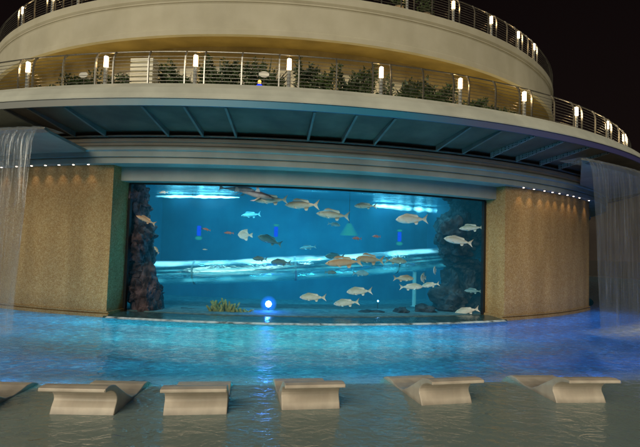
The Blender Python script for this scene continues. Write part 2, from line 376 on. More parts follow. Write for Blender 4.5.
# shallow shelf bounded by the line y = SL0 + SL1 x
SL0, SL1 = 9.25, .155
def on_line(s):
    x0 = -60; x1 = 60
    pts = []
    for k in range(1201):
        x = -60+.1*k; y = SL0+SL1*x
        if (x-CX)**2+(y-CY)**2 < 45.2**2: pts.append((x, y))
    return pts
lp = on_line(0); A0, A1 = lp[0], lp[-1]
ta = math.atan2(A0[0]-CX, -(A0[1]-CY)); tb = math.atan2(A1[0]-CX, -(A1[1]-CY))
ring = [A0, A1]+[tuple(pol(45.2, tb+(ta-tb)*k/60, 0)[:2]) for k in range(1, 60)]
b = MB(); m = len(ring)
b.add([(x, y, -.17) for x, y in ring]+[(x, y, -1.35) for x, y in ring], [tuple(range(m)), (0, 1, m+1, m)])
tag(b.build('pool_shelf', M['shelf']), kind='structure')
b = MB()
d = Vector((A1[0]-A0[0], A1[1]-A0[1], 0)).normalized(); nn = Vector((-d.y, d.x, 0))
c = Vector(((A0[0]+A1[0])/2, (A0[1]+A1[1])/2, -.15)); Ln = (Vector((*A1, 0))-Vector((*A0, 0))).length/2
b.box(c+nn*.02, (Ln, .12, .035), Matrix.Rotation(math.atan2(d.y, d.x), 3, 'Z')); tag(b.build('shelf_kerb', surf('kerb_tile', (.07, .08, .08), (.13, .14, .13), .5, 8)), kind='structure')
# far hill on the right
b = MB(); hp = []
for k in range(41):
    x = 10+k*14; h = 62+16*math.sin(k*.35)+6*noise.noise((k*.5, 0, 0))-k*.2
    hp.append((x, 330-k*1.5, h))
vs = []; fs = []
for (x, y, h) in hp: vs += [(x, y, 0), (x, y+10, h*.55), (x, y+60, h), (x, y+200, 0)]
for k in range(40):
    for j in range(3): fs.append((k*4+j, k*4+j+1, k*4+j+5, k*4+j+4))
b.add(vs, fs, True); tag(b.build('hill', M['hill']), kind='structure')

# ================================================================ ROTUNDA
T0, T1 = -1.75, 1.75
bld = empty('rotunda_building', (CX, CY, 0), label='round cream building with curved balconies standing over the aquarium pool', cat='building')
def bpart(b, name, mat, parent=bld, **kw):
    o = b.build(name, mat, **kw)
    o.parent = parent; 
    if parent is bld: o.matrix_parent_inverse = Matrix.Translation((-CX, -CY, 0))
    return o
b = MB()   # recessed header above the glass
b.sweep([(20.75, 4.63), (20.75, 5.14), (19.6, 5.14), (19.6, 4.70), (20.3, 4.63)], T0, T1, 180); bpart(b, 'header', surf('header_render', (.36, .40, .38), (.44, .47, .44), .6, 1.2, bump=.05, dirt=(.7, .8)))
b = MB()
b.sweep([(20.6, 5.11), (21.5, 5.11), (21.5, 5.27), (21.44, 5.285), (21.44, 5.31), (21.53, 5.33), (21.53, 5.50), (21.60, 5.54), (21.60, 5.62), (21.50, 5.66), (21.50, 5.96), (20.6, 5.96)], T0, T1, 180)
ent = bpart(b, 'entablature', surf('entablature_render', (.36, .42, .41), (.44, .50, .48), .55, 1.2, bump=.05, dirt=(.7, .8)))
b = MB()
b.sweep([(21.502, 5.68), (21.56, 5.70), (21.56, 5.78), (21.62, 5.80), (21.62, 5.905), (21.502, 5.92)], T0, T1, 180)
o = b.build('cornice_moulding', surf('brown_moulding', (.30, .26, .21), (.37, .32, .26), .55, 1.2, bump=.05)); o.parent = bld; o.matrix_parent_inverse = Matrix.Translation((-CX, -CY, 0))
# canopy
RI, ZI, RO, ZO = 21.0, 5.96, 23.72, 6.36
cl = th_at(57, 21.5, ZI)                      # canopy soffit starts here on the left
b = MB(); b.sweep([(RI, 6.04), (RO-.03, ZO+.06), (RO-.03, ZO+.12), (RI, 6.10)], cl, T1, 180); can = bpart(b, 'canopy', M['canopy'])
b = MB(); b.sweep([(21.55, ZI), (21.70, ZI), (21.70, ZI+.04), (21.55, ZI+.04)], cl, T1, 180); bpart(b, 'inner_beam', M['rib'])
fm, nt, out = newmat('fascia_light_tint'); L = nt.links.new
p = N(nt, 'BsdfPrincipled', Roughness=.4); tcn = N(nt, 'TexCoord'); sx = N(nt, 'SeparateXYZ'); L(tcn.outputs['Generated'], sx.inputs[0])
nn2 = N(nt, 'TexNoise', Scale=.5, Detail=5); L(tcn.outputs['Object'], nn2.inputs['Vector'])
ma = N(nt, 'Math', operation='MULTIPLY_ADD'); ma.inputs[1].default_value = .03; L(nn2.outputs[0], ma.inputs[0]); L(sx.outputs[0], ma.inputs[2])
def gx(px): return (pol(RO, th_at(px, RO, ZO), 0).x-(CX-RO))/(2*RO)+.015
r = ramp(nt, [(gx(80), (.30, .31, .30)), (gx(150), (.05, .22, .34)), (gx(230), (.02, .24, .42)), (gx(400), (.03, .22, .38)), (gx(480), (.10, .13, .26)), (gx(600), (.08, .08, .24))], ma.outputs[0])  # blue and indigo light on the grey fascia, painted as a colour ramp
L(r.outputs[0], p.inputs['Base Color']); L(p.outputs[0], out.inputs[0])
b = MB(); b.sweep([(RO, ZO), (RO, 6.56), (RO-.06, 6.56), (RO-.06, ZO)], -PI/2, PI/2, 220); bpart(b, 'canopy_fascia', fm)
ribpx = [2, 25, 62, 140, 183, 225, 315, 358, 397, 473, 504, 537, 566, 592, 612]
perf_m, nt, out = newmat('perforated_steel')
p = N(nt, 'BsdfPrincipled', Roughness=.5); tcn = N(nt, 'TexCoord'); v = N(nt, 'TexVoronoi', Scale=14); v.inputs['Randomness'].default_value = 0
nt.links.new(tcn.outputs['Object'], v.inputs['Vector']); r = ramp(nt, [(.3, (.02, .02, .025)), (.36, (.30, .33, .35))], v.outputs['Distance'])
nt.links.new(r.outputs[0], p.inputs['Base Color']); nt.links.new(p.outputs[0], out.inputs[0])
for i, px in enumerate(ribpx):
    t = th_at(px, RO, ZO)
    er = Vector((math.sin(t), -math.cos(t), 0)); et = Vector((math.cos(t), math.sin(t), 0))
    b = MB(); hw = .035
    vs = []
    for (R, z) in ((21.72, ZI+.0), (RO-.08, ZO-.015), (RO-.08, ZO+.07), (21.72, ZI+.2)):
        for s in (-1, 1): vs.append(Vector((CX, CY, z))+er*R+et*s*hw)
    b.add(vs, [(0, 1, 3, 2), (2, 3, 5, 4), (4, 5, 7, 6), (6, 7, 1, 0), (0, 2, 4, 6), (1, 7, 5, 3)])
    o = b.build('rib', perf_m if i >= 11 else M['rib']); o.parent = can
# balcony slab
b = MB(); b.sweep([(16, 7.34), (22.72, 7.34), (22.80, 7.31), (22.84, 7.27), (23.12, 7.19), (23.44, 6.98), (23.62, 6.76), (23.68, 6.62), (23.75, 6.605), (23.75, 6.565), (23.2, 6.562), (16, 6.7)], T0, T1, 220, smooth=False)
bpart(b, 'balcony_slab', M['white'])
# wall behind the balcony, soffit and upper band
b = MB(); b.sweep([(17.2, 7.345), (17.2, 10.9), (16.9, 10.9), (16.9, 7.345)], T0, T1, 160); bpart(b, 'balcony_wall', M['ochrewall'])
wm = surf('window_blind', (.50, .47, .38), (.60, .56, .46), .5, 1.5); wf = surf('window_trim', (.20, .17, .12), (.26, .22, .16), .6, 4)
for (xa, xb) in ((62, 92), (112, 140), (163, 196), (208, 262), (276, 322), (340, 402), (420, 455), (478, 500)):
    qa, qb = th_at(xa, 17.2, 9.6), th_at(xb, 17.2, 9.6)
    b = MB(); b.sweep([(17.2, 7.9), (17.27, 7.9), (17.27, 9.98), (17.2, 9.98)], qa, qb, 8); o = b.build('window', wf); o.parent = bld; o.matrix_parent_inverse = Matrix.Translation((-CX, -CY, 0))
    nb = max(2, round((qb-qa)*17.2/1.1))
    for k in range(nb):
        q0 = qa+(qb-qa)*k/nb+.004; q1 = qa+(qb-qa)*(k+1)/nb-.004
        b = MB(); b.sweep([(17.272, 7.98), (17.285, 7.98), (17.285, 9.9), (17.272, 9.9)], q0, q1, 3); g = b.build('pane', wm); g.parent = o
b = MB(); b.sweep([(17.0, 10.86), (18.62, 10.70), (18.62, 10.95), (17.0, 10.95)], T0, T1, 160); bpart(b, 'soffit', M['ochre'])
b = MB(); b.sweep([(18.60, 10.65), (18.80, 10.65), (18.80, 10.83), (18.765, 10.85), (18.765, 10.88), (18.74, 10.91), (18.72, 11.9), (18.74, 11.95), (18.77, 11.97), (18.77, 12.01), (18.74, 12.03), (18.80, 12.12), (18.80, 12.42), (14, 12.42), (14, 12.2), (18.60, 11.5)], T0, T1, 200)
bpart(b, 'upper_band', M['cream'])
# drum below deck behind the tank
b = MB(); b.sweep([(14.5, -1.2), (14.5, 6.9), (14.3, 6.9), (14.3, -1.2)], T0, T1, 100); bpart(b, 'core_wall', M['darkwall'])
# louvred column on the balcony
c0 = at(144.5, 70, 21.3); tcl = math.atan2(c0.x-CX, -(c0.y-CY))
b = MB()
for k in range(8):
    b.box(pol(21.3, tcl, 7.45+.16*k), (.40, .2, .055), Matrix.Rotation(tcl, 3, 'Z'))
b.box(pol(21.25, tcl, 8.0), (.36, .16, .66), Matrix.Rotation(tcl, 3, 'Z')); bpart(b, 'louvred_column', surf('louvre_white', (.74, .73, .62), (.8, .78, .68), .6, 2))

# ================================================================ STONE PIERS
PL0, PL1 = -1.2, th_at(106, 21.18, 0)
PR0, PR1 = th_at(504, 21.18, 0), th_at(589, 21.18, 2)
if PR1 > .95: PR1 = .95
for (a, c, lab) in ((PL0, PL1, 'tan pebbled stone pier left of the aquarium window, behind the left waterfall'), (PR0, PR1, 'tan pebbled stone pier right of the aquarium window, lit by a row of downlights')):
    root = empty('stone_pier', tuple(pol(20.8, (a+c)/2, -1.2)), label=lab, cat='wall', group='stone piers flanking the aquarium window')
    inv = Matrix.Translation(-Vector(root.location))
    b = MB(); b.sweep([(21.18, .19), (21.18, 5.105), (20.12, 5.105), (20.12, .19)], a, c, 60)
    o = b.build('pier_wall', M['stone'], root); o.matrix_parent_inverse = inv
    e = .004
    b = MB(); b.sweep([(21.22, -1.28), (21.22, .10), (21.19, .105), (21.14, .12), (21.14, .145), (21.22, .15), (21.22, .187), (20.12, .187), (20.12, -1.28)], a-e, c+e, 60)
    o = b.build('plinth', M['stone'], root); o.matrix_parent_inverse = inv
# pier downlights in the entablature soffit
dl = [1, 16, 31, 45, 58.5, 73, 88]; dr = [524, 534.5, 545, 553, 560, 568, 574, 580, 585]
first = None
for side, arr in (('left', dl), ('right', dr)):
    for i, px in enumerate(arr):
        t = th_at(px, 21.40, 5.1) if px < 583 else th_at(580, 21.40, 5.1)+(px-580)*.012
        P = pol(21.38, t, 5.108)
        if first is None:
            first = empty('downlight', P)
            b = MB(); b.lathe([(.05, 0), (.05, -.014), (.036, -.016)], n=14); b.build('trim_ring', M['steel'], first)
            b = MB(); b.lathe([(.033, -.012), (.033, -.022), (.02, -.026)], n=14); b.build('lens', M['spotglow'], first)
            o = first
        else:
            o = copy_tree(first); o.location = P
        o['category'] = 'downlight'; o['group'] = 'downlights over the %s stone pier' % side
        o['label'] = 'small round recessed downlight in the soffit above the %s stone pier' % side
        light('downlight_lamp', 'SPOT', P+Vector((0, 0, -.06)), 9 if side == 'left' else 12, (1, .66, .36), aim=pol(21.30, t, 0), spot_size=1.35, spot_blend=.9, shadow_soft_size=.03)

# ================================================================ RAILINGS
def railing(R, zf, lamps_px, tmin, tmax, label):
    root = empty('balcony_railing', tuple(pol(R, 0, zf)), label=label, cat='railing')
    inv = Matrix.Translation(-Vector(root.location))
    def bp(b, name, mat): o = b.build(name, mat, root); o.matrix_parent_inverse = inv; return o
    lt = lamps_px
    posts = []
    for i, t in enumerate(lt):
        posts += [t-.30/R, t+.30/R]
        if i+1 < len(lt): posts.append((t+lt[i+1])/2)
    nseg = int((tmax-tmin)*R/.25)
    b = MB(); b.tube([pol(R-.12, tmin+(tmax-tmin)*k/nseg, zf+1.07) for k in range(nseg+1)], .024, 8); bp(b, 'handrail', M['steel'])
    for j in range(8):
        b = MB(); b.tube([pol(R+.02, tmin+(tmax-tmin)*k/nseg, zf+.11+.108*j) for k in range(nseg+1)], .0095, 5); bp(b, 'rail_wire', M['steel'])
    for t in posts:
        er = Vector((math.sin(t), -math.cos(t), 0)); et = Vector((math.cos(t), math.sin(t), 0))
        path = [(R+.02, 0), (R+.03, .4), (R+.03, .72), (R+.0, .88), (R-.05, 1.0), (R-.12, 1.065)]
        vs = []; fs = []
        for q, (rr, z) in enumerate(path):
            nr, nz = (1, 0) if q < 3 else ((.9, .4) if q == 3 else ((.7, .7) if q == 4 else (.35, .93)))
            for a_, b_ in ((-.03, -.018), (.03, -.018), (.03, .018), (-.03, .018)):
                vs.append(Vector((CX, CY, zf+z+nz*a_))+er*(rr+nr*a_)+et*b_)
        for q in range(len(path)-1):
            for k in range(4): fs.append((q*4+k, q*4+(k+1) % 4, q*4+4+(k+1) % 4, q*4+4+k))
        b = MB(); b.add(vs, fs); bp(b, 'post', M['steel'])
    return root
def lamp_proto():
    root = empty('bollard_lamp')
    b = MB(); b.lathe([(.075, 0), (.075, .02), (.058, .03), (.06, .58)], n=14); b.build('bollard_post', surf('grey_bollard', (.40, .42, .42), (.5, .52, .52), .35, 5, metal=.3), root)
    b = MB(); b.lathe([(.070, .58), (.074, .60), (.074, .90), (.068, .915)], n=14); b.build('lamp_glass', M['lampglow'], root)
    b = MB(); b.lathe([(.08, .915), (.08, .945), (.04, .965), (.01, .97)], n=14); b.build('lamp_cap', M['steel'], root)
    return root
Rl, Zl = 22.6, 7.342
low_px = [28, 106, 195.5, 289, 381, 460, 524, 576, 611, 630]
lowt = [th_at(px, Rl-.05, Zl+.5) for px in low_px]
st = (lowt[6]-lowt[0])/6
print('lamp angles', [round(t, 3) for t in lowt], 'step', st)
lowt = [lowt[0]-st]+lowt[:8]+[lowt[7]+st, lowt[7]+2*st]
railing(Rl, Zl, lowt, lowt[0]-.3, 1.5, 'long curved steel railing with thin horizontal wires on the lower balcony')
up_px = [22, 52]
Ru, Zu = 18.75, 12.425
ut = [th_at(px, Ru, Zu+.6) for px in (22, 52, 454, 492, 519, 534.5)]
print('upper', [round(t, 3) for t in ut])
us = (ut[4]-ut[2])/2
mid = []
k = 1
while ut[2]-k*us > ut[1]+us*.6: mid.append(ut[2]-k*us); k += 1
upt = ut[:2]+sorted(mid)+ut[2:]
railing(Ru, Zu, upt, upt[0]-.35, 1.5, 'curved steel railing with lamps along the top deck against the night sky')
lp0 = lamp_proto(); used = False
names_low = ['just beyond the left frame edge', 'leftmost, beside the left end of the lower railing', 'left of the white louvred column', 'just right of the white louvred column', 'right of the blue light on the balcony', 'above the right part of the window', 'near the spiky plant at right', 'at the right end of the ochre wall', 'just past the end of the cream upper storey', 'near the far right end of the balcony', 'last one at the right tip of the balcony']
for lvl, R, Z, arr in (('lower', Rl, Zl, lowt), ('upper', Ru, Zu, upt)):
    for i, t in enumerate(arr):
        P = pol(R-.04, t, Z)
        if not used: o = lp0; used = True
        else: o = copy_tree(lp0)
        o.location = P; o['category'] = 'lamp'
        light('lamp_spill', 'POINT', pol(R-.20, t, Z+.78), 4, (1, .62, .24), shadow_soft_size=.04)
        if lvl == 'lower':
            o['group'] = 'bollard lamps on the lower balcony'
            o['label'] = 'lit bollard lamp on the lower balcony, '+names_low[i]
        else:
            x, y = proj(P+Vector((0, 0, .8)))
            o['group'] = 'bollard lamps on the top deck'
            if y < -5 or x < 0: o['label'] = 'lit bollard lamp hidden behind the top deck parapet above the photo'
            elif x < 40: o['label'] = 'lit bollard lamp at the far left end of the top deck railing'
            elif x < 70: o['label'] = 'lit bollard lamp second from the left on the top deck railing'
            else: o['label'] = 'lit bollard lamp on the top deck at right, %s' % ('nearest the photo top' if x < 470 else 'second down the descending row' if x < 505 else 'third down the descending row' if x < 527 else 'lowest of the descending row')
# warm up-lights behind the hedges
for k in range(13):
    t = -.72+k*.13
    light('deck_uplight', 'POINT', pol(18.9, t, 8.6), 24, (1, .78, .36), shadow_soft_size=.08)

# ================================================================ BALCONY PLANTS
def leaf(b, P, d, L_, w_):
    d = d.normalized(); s = d.cross(Vector((random.uniform(-1, 1), random.uniform(-1, 1), random.uniform(-.3, 1)))).normalized()*w_
    b.add([P, P+d*L_*.5+s, P+d*L_, P+d*L_*.5-s], [(0, 1, 2, 3)])
hedges = [(38, 62, .35, 'low dark hedge at the left end of the lower balcony'), (66, 99, .75, 'dark hedge behind the white oval sign at left'), (112, 132, .62, 'short dark hedge left of the white louvred column'), (159, 190, .75, 'dark bushy hedge right of the white louvred column'), (200, 240, .95, 'tall dark hedge between lamp and blue light'), (243, 284, .8, 'dark hedge behind the blue light'), (295, 333, .9, 'dark hedge just right of the centre balcony lamp'), (337, 374, .85, 'dark hedge with a ragged top above the window middle'), (386, 418, .8, 'dark hedge right of the window middle, below the ochre soffit'), (422, 452, .72, 'dark hedge beside the broad spiky plant'), (463, 482, .5, 'low dark hedge near the right lamps'), (486, 512, .42, 'lowest dark hedge at the right end of the planter row')]
for (x0, x1, h, lab) in hedges:
    t0, t1 = th_at(x0, 20.6, 8), th_at(x1, 20.6, 8)
    root = empty('hedge', tuple(pol(20.6, (t0+t1)/2, 7.34)), label=lab, cat='hedge', group='hedges in planters on the lower balcony')
    inv = Matrix.Translation(-Vector(root.location))
    b = MB(); wd = (t1-t0)*20.6
    h *= 1.45
    for k in range(int(1300*wd*h)+300):
        t = random.uniform(t0, t1); u = random.random()**.7
        hh = .25+h*(.62+.55*noise.noise((t*34, 0, 1.3))+.5*noise.noise((t*110, 0, 4.3)))
        P = pol(20.6+random.uniform(-.35, .35), t, 7.5+hh*u)
        leaf(b, P, Vector((random.gauss(0, 1), random.gauss(0, 1), random.gauss(.5, .8))), random.uniform(.08, .19), random.uniform(.02, .04))
    o = b.build('foliage', M['leaf'], root); o.matrix_parent_inverse = inv
    b = MB()
    for k in range(5):
        t = t0+(t1-t0)*(k+.5)/5; b.tube([pol(20.6, t, 7.45), pol(20.6+random.uniform(-.1, .1), t+random.uniform(-.01, .01), 7.9+h*.5)], [.02, .008], 5)
    o = b.build('stem', M['bark'], root); o.matrix_parent_inverse = inv
    b = MB(); b.sweep([(20.15, 7.345), (21.0, 7.345), (21.05, 7.62), (20.95, 7.62), (20.95, 7.55), (20.2, 7.55), (20.2, 7.62), (20.1, 7.62)], t0-.004, t1+.004, 10)
    o = b.build('planter', M['planter'], root); o.matrix_parent_inverse = inv
for (px, h, nl, lab) in ((266, 1.55, 12, 'tall thin spiky plant rising behind the blue light'), (441, 1.1, 16, 'broad spiky plant among the hedges at right'), (100, .9, 10, 'grey spiky plant near the second lamp from the left'), (348, 1.2, 12, 'ragged spiky plant above the window middle'), (478, .8, 12, 'small spiky plant near the right lamps'), (176, 1.25, 9, 'arching frond plant right of the white louvred column'), (222, 1.5, 9, 'tall arching frond plant between the column and the blue light'), (405, 1.3, 10, 'arching frond plant right of the window middle'), (312, 1.2, 8, 'arching frond plant just right of the centre lamp')):
    t = th_at(px, 20.2, 8.2); P0 = pol(20.2, t, 7.55)
    root = empty('spiky_plant', tuple(P0), label=lab, cat='plant', group='spiky plants on the lower balcony')
    b = MB()
    for k in range(nl*2):
        a = random.uniform(0, 2*PI); lean = random.uniform(.1, .75); Lh = h*random.uniform(.7, 1.1)
        d = Vector((math.cos(a)*lean, math.sin(a)*lean, 1)).normalized(); s = Vector((-math.sin(a), math.cos(a), 0))
        pts = [d*Lh*q + Vector((math.cos(a), math.sin(a), -.6))*lean*.35*q*q*Lh for q in (0, .35, .7, 1)]; ws = (.035, .05, .035, .003)
        vs = []
        for p_, w_ in zip(pts, ws): vs += [p_-s*w_, p_+s*w_]
        b.add(vs, [(0, 1, 3, 2), (2, 3, 5, 4), (4, 5, 7, 6)])
    b.build('blade_cluster', M['leaf2'], root)
    b = MB(); b.lathe([(.14, -.2), (.19, .0), (.17, .02), (.1, .0)], n=14); b.build('pot', M['planter'], root)
# oval signs and blue light on the balcony
for px, py, lab in ((83.5, 75, 'white oval plaque on a thin stand at left of the balcony'), (264, 74.5, 'white oval plaque on a thin stand above the blue light')):
    P = at(px, py, 22.0)
    root = empty('oval_plaque', (P.x, P.y, 7.342), rz=math.atan2(P.x-CX, -(P.y-CY)), label=lab, cat='sign', group='oval plaques behind the railing')
    b = MB(); vs = []
    for yy in (-.012, .012):
        for k in range(28): a = 2*PI*k/28; vs.append((.165*math.cos(a), yy, P.z-7.342+.095*math.sin(a)))
    b.add(vs, [tuple(range(28)), tuple(28+k for k in reversed(range(28)))]+[(k, (k+1) % 28, 28+(k+1) % 28, 28+k) for k in range(28)])
    b.build('plaque', surf('plaque_white', (.72, .72, .68), (.8, .8, .76), .4, 3), root)
    b = MB(); b.lathe([(.10, 0), (.10, .02), (.014, .03), (.014, P.z-7.342-.08)], (0, .03, 0), n=10); b.build('stand', M['steel'], root)
P = at(259.5, 84, 22.1)
root = empty('blue_beacon', (P.x, P.y, 7.342), label='small glowing blue beacon standing on the lower balcony', cat='lamp')
b = MB(); b.lathe([(.09, 0), (.10, .05), (.10, .19), (.07, .24)], n=14); b.build('blue_globe', emis('blue_beacon_glow', (.005, .04, 1), 1.3), root)
b = MB(); b.lathe([(.05, .24), (.05, .33), (.06, .34), (.03, .38)], n=12); b.build('lamp_cap', emis('amber_cap', (1, .6, .15), 1.6), root)
# top deck shrubs
for px, lab in ((398, 'leafy shrub on the top deck nearest the photo top'), (425, 'leafy shrub on the top deck behind the descending lamps')):
    t = th_at(px, 17.9, 13); P0 = pol(17.9, t, 12.43)
    root = empty('potted_shrub', tuple(P0), label=lab, cat='plant', group='shrubs on the top deck')
    b = MB()
    for k in range(260):
        a = random.uniform(0, 2*PI); rr = random.uniform(0, .4)
        leaf(b, Vector((rr*math.cos(a), rr*math.sin(a), random.uniform(.4, 1.3))), Vector((random.gauss(0, 1), random.gauss(0, 1), .8)), .16, .03)
    b.build('foliage', M['leaf'], root)
    b = MB(); b.lathe([(.2, 0), (.26, .45), (.22, .45), (.2, .4)], n=14); b.build('pot', M['planter'], root)

# ================================================================ AQUARIUM
G0, G1 = th_at(126, 20.24, 1.8), th_at(484, 20.24, 1.8)
tank = empty('aquarium', tuple(pol(20.2, (G0+G1)/2, 0)), label='huge curved aquarium window with black frame between the two stone piers', cat='aquarium')
inv = Matrix.Translation(-Vector(tank.location))
def tp(b, name, mat, **kw): o = b.build(name, mat, tank, **kw); o.matrix_parent_inverse = inv; return o
b = MB(); b.sweep([(20.24, .2), (20.24, 4.63)], G0, G1, 90, closed=False, smooth=True); tp(b, 'window_pane', M['glass'])
b = MB(); b.sweep([(20.28, 4.575), (20.28, 4.628), (20.15, 4.628), (20.15, 4.575)], G0, G1, 90)
b.sweep([(20.28, .12), (20.28, 4.575), (20.15, 4.575), (20.15, .12)], G0-.002, G0+.0035, 1)
b.sweep([(20.28, .12), (20.28, 4.575), (20.15, 4.575), (20.15, .12)], G1-.0035, G1+.002, 1); tp(b, 'window_frame', M['gasket'])
b = MB(); b.sweep([(14.9, .1), (14.9, 5.3), (14.7, 5.3), (14.7, .1)], G0-.12, G1+.12, 80)
tp(b, 'back_wall', M['tankwall'])
b = MB()
for t in (G0-.12, G1+.12): b.sweep([(14.9, .1), (14.9, 5.3), (20.14, 5.3), (20.14, .1)], t-.003, t+.003, 1)
tp(b, 'side_wall', M['tankwall'])
b = MB(); b.sweep([(14.7, -.1), (14.7, .12), (20.14, .12), (20.14, -.1)], G0-.12, G1+.12, 60); tp(b, 'tank_floor', M['sand'])
b = MB(); b.sweep([(14.92, 4.80), (20.12, 4.80)], G0-.115, G1+.115, 60, closed=False); tp(b, 'water_surface', M['under'])
b = MB(); b.sweep([(14.93, .13), (14.93, 4.79), (20.12, 4.79), (20.12, .13)], G0-.11, G1+.11, 60); tp(b, 'tank_water', M['tankwater'])
b = MB()
for k in range(140):   # wet ledge in front of the glass
    pass
b.sweep([(20.16, -1.28), (20.16, .10), (20.5, .12), (20.9, .09), (21.28, .05), (21.34, -.05), (21.34, -1.28)], PL1-.002, PR0+.002, 90); tp(b, 'ledge', M['ledge'])
b = MB(); b.sweep([(21.28, .055), (21.345, .03), (21.41, .010), (21.35, .009)], PL1+.005, PR0-.005, 120, closed=False); tp(b, 'spill_line', M['foamline'])
# glowing streaks put in as light reflected off the tank surface
def strip(x0, x1, R, z, r, lab):
    t0, t1 = th_at(x0, R, z), th_at(x1, R, z)
    root = empty('surface_glow_streak', tuple(pol(R, (t0+t1)/2, z)), label=lab, cat='light', group='glow streaks near the tank surface')
    iv = Matrix.Translation(-Vector(root.location))
    b = MB(); b.tube([pol(R, t0+(t1-t0)*k/60, z+.02*noise.noise((k*.3, r*90, 0))) for k in range(61)], [max(.003, r*(math.sin(PI*k/60)**.35)*(1+.35*noise.noise((k*.22, z*7, R)))) for k in range(61)], 8); o = b.build('glow_streak', M['surfaceglow'], root); o.matrix_parent_inverse = iv
    b = MB()
    b.tube([pol(R, (t0+t1)/2, z+.02), pol(R, (t0+t1)/2, z+.15)], .02, 8)
    o = b.build('bracket', M['gasket'], root); o.matrix_parent_inverse = iv  # bracket added to the glow streak, no real fitting
strip(150, 240, 15.4, 4.68, .10, 'bright tank surface reflection built as a glowing streak at upper left')
strip(372, 446, 15.4, 4.60, .20, 'bright tank surface reflection built as a glowing streak at upper right')
# unseen area lights added above to brighten the tank and fish
for k in range(5):
    t = G0+(G1-G0)*(k+.5)/5
    light('tank_fill', 'AREA', pol(18.2, t, 4.72), (45, 85, 112, 85, 42)[k], (.26, .82, .95), shape='RECTANGLE', size=1.2, size_y=.5, aim=pol(16.2, t, 0))
    light('tank_fill', 'AREA', pol(19.95, t, 4.70), 55, (.95, .93, .86), shape='RECTANGLE', size=.8, size_y=.2, aim=pol(17.6, t, 1.2))
# slide tube
def slide():
    pts = []
    for k in range(41):
        f = k/40; px = 130+f*330
        pts.append(at(px, 274-17*f+3*math.sin(f*PI), 17.6))
    root = empty('slide_tube', tuple(pts[20]), label='clear glossy slide tube crossing the tank behind the fish', cat='slide')
    iv = Matrix.Translation(-Vector(root.location))
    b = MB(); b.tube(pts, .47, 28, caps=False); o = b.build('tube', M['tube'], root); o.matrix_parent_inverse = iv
    def tube_streak(y0, dz, rr, sd, nm):  # glowing strand put in as a highlight streak along the tube
        b = MB(); pp = []; ra = []
        for k in range(121):
            f = k/120; i = min(int(f*40), 39); p = pts[i].lerp(pts[i+1], f*40-i)
            e = .85+.15*math.sin(f*2.55*2*PI+sd); nz = 1+.25*noise.noise((f*16, sd, 1.7))
            pp.append(p+Vector((0, y0, dz+.02*noise.noise((f*9, 2, sd))))); ra.append(max(.004, rr*(.15+e)*max(.2, nz)))
        b.tube(pp, ra, 12); o = b.build(nm, M['highlightglow'] if dz > .3 else M['highlightdim'], root); o.matrix_parent_inverse = iv
    tube_streak(-.28, .37, .135, .2, 'tube_highlight'); tube_streak(-.50, .12, .05, 2.1, 'tube_highlight'); tube_streak(-.50, -.02, .05, 4.1, 'tube_highlight'); tube_streak(-.40, -.28, .10, 1.2, 'tube_highlight')
    b = MB()
    for k in (8, 20, 32):
        d = (pts[k+1]-pts[k-1]).normalized()*.04; b.tube([pts[k]-d, pts[k]+d], .485, 28, caps=False)
    o = b.build('joint_ring', surf('tube_ring', (.12, .3, .35), (.2, .4, .45), .3, 3), root); o.matrix_parent_inverse = iv
slide()
P = at(414, 300, 17.6)
root = empty('tube_support', (P.x, P.y, .12), label='pale vertical support post under the slide tube at right', cat='post')
b = MB(); b.lathe([(.16, 0), (.16, .03), (.085, .05), (.085, 1.5)], n=14); b.build('post', surf('support_post', (.3, .6, .65), (.4, .7, .75), .4, 3), root)
b = MB(); b.lathe([(.2, -.01), (.2, .02), (.17, .028)], n=14); b.build('base_plate', M['tankwall'], root)
# coloured reflections built as glowing shapes, then the blue lamps
def tank_glint(px, py, R, kind, lab):
    P = at(px, py, R); root = empty('tank_glint', tuple(P), label=lab, cat='lamp', group='small coloured reflections built as glowing shapes in the tank')
    b = MB(); b.lathe([(.08, -.22), (.095, -.18), (.095, .16), (.08, .2)], n=14); b.build('glint_body', M['bluetube'], root)
    b = MB()
    if kind in (0, 2): b.lathe([(.10, -.225), (.17, -.30), (.13, -.38), (.04, -.40)], n=14)
    if kind in (1, 2): b.lathe([(.09, .205), (.14, .27), (.10, .31)], n=14)
    b.build('glint_tip', M['greenglow'], root)
    b = MB(); b.tube([(0, .05, 0), (0, .5, .1)], .02, 6); b.build('bracket', M['gasket'], root)  # bracket added to the glint, no real fitting
tank_glint(199, 230.5, 17.4, 0, 'blue reflection shaped as a glowing cylinder, green glow beneath, left part of the tank')
tank_glint(276, 231.5, 17.2, 1, 'blue reflection shaped as a glowing cylinder, green cap, left of the tank centre')
tank_glint(399.5, 236.5, 17.2, 2, 'blue reflection shaped as a glowing cylinder, green glow above and below, right part of the tank')
P = at(349, 229, 16.6); root = empty('green_light_cone', tuple(P), label='green cone of light built as a glowing shape in the tank centre', cat='lamp')  # cone of green light given a glowing shape and an added cord
b = MB(); b.lathe([(.42, -.28), (.40, -.22), (.14, .20), (.10, .26)], n=22); b.build('cone_glow', M['greencone'], root)
b = MB(); b.tube([(0, 0, .26), (0, 0, 1.7)], .015, 6); b.build('added_cord', M['gasket'], root)
P = at(268.5, 304, 18.8); root = empty('blue_spotlight', tuple(P), label='bright round blue spotlight glowing on the tank floor', cat='lamp')
b = MB(); b.lathe([(.01, -.13), (.09, -.09), (.13, 0), (.09, .09), (.01, .13)], n=18); b.build('lens', M['blueglow'], root)
b = MB(); b.lathe([(.32*math.sin(PI*q/16)+.001, -.32*math.cos(PI*q/16)) for q in range(17)], n=20); b.build('glow', M['bluehalo'], root)  # soft glowing ball added to imitate the glare round the lens
b = MB(); b.tube([(0, .06, -.05), (0, .1, -.28)], .03, 8); b.build('bracket', M['gasket'], root)
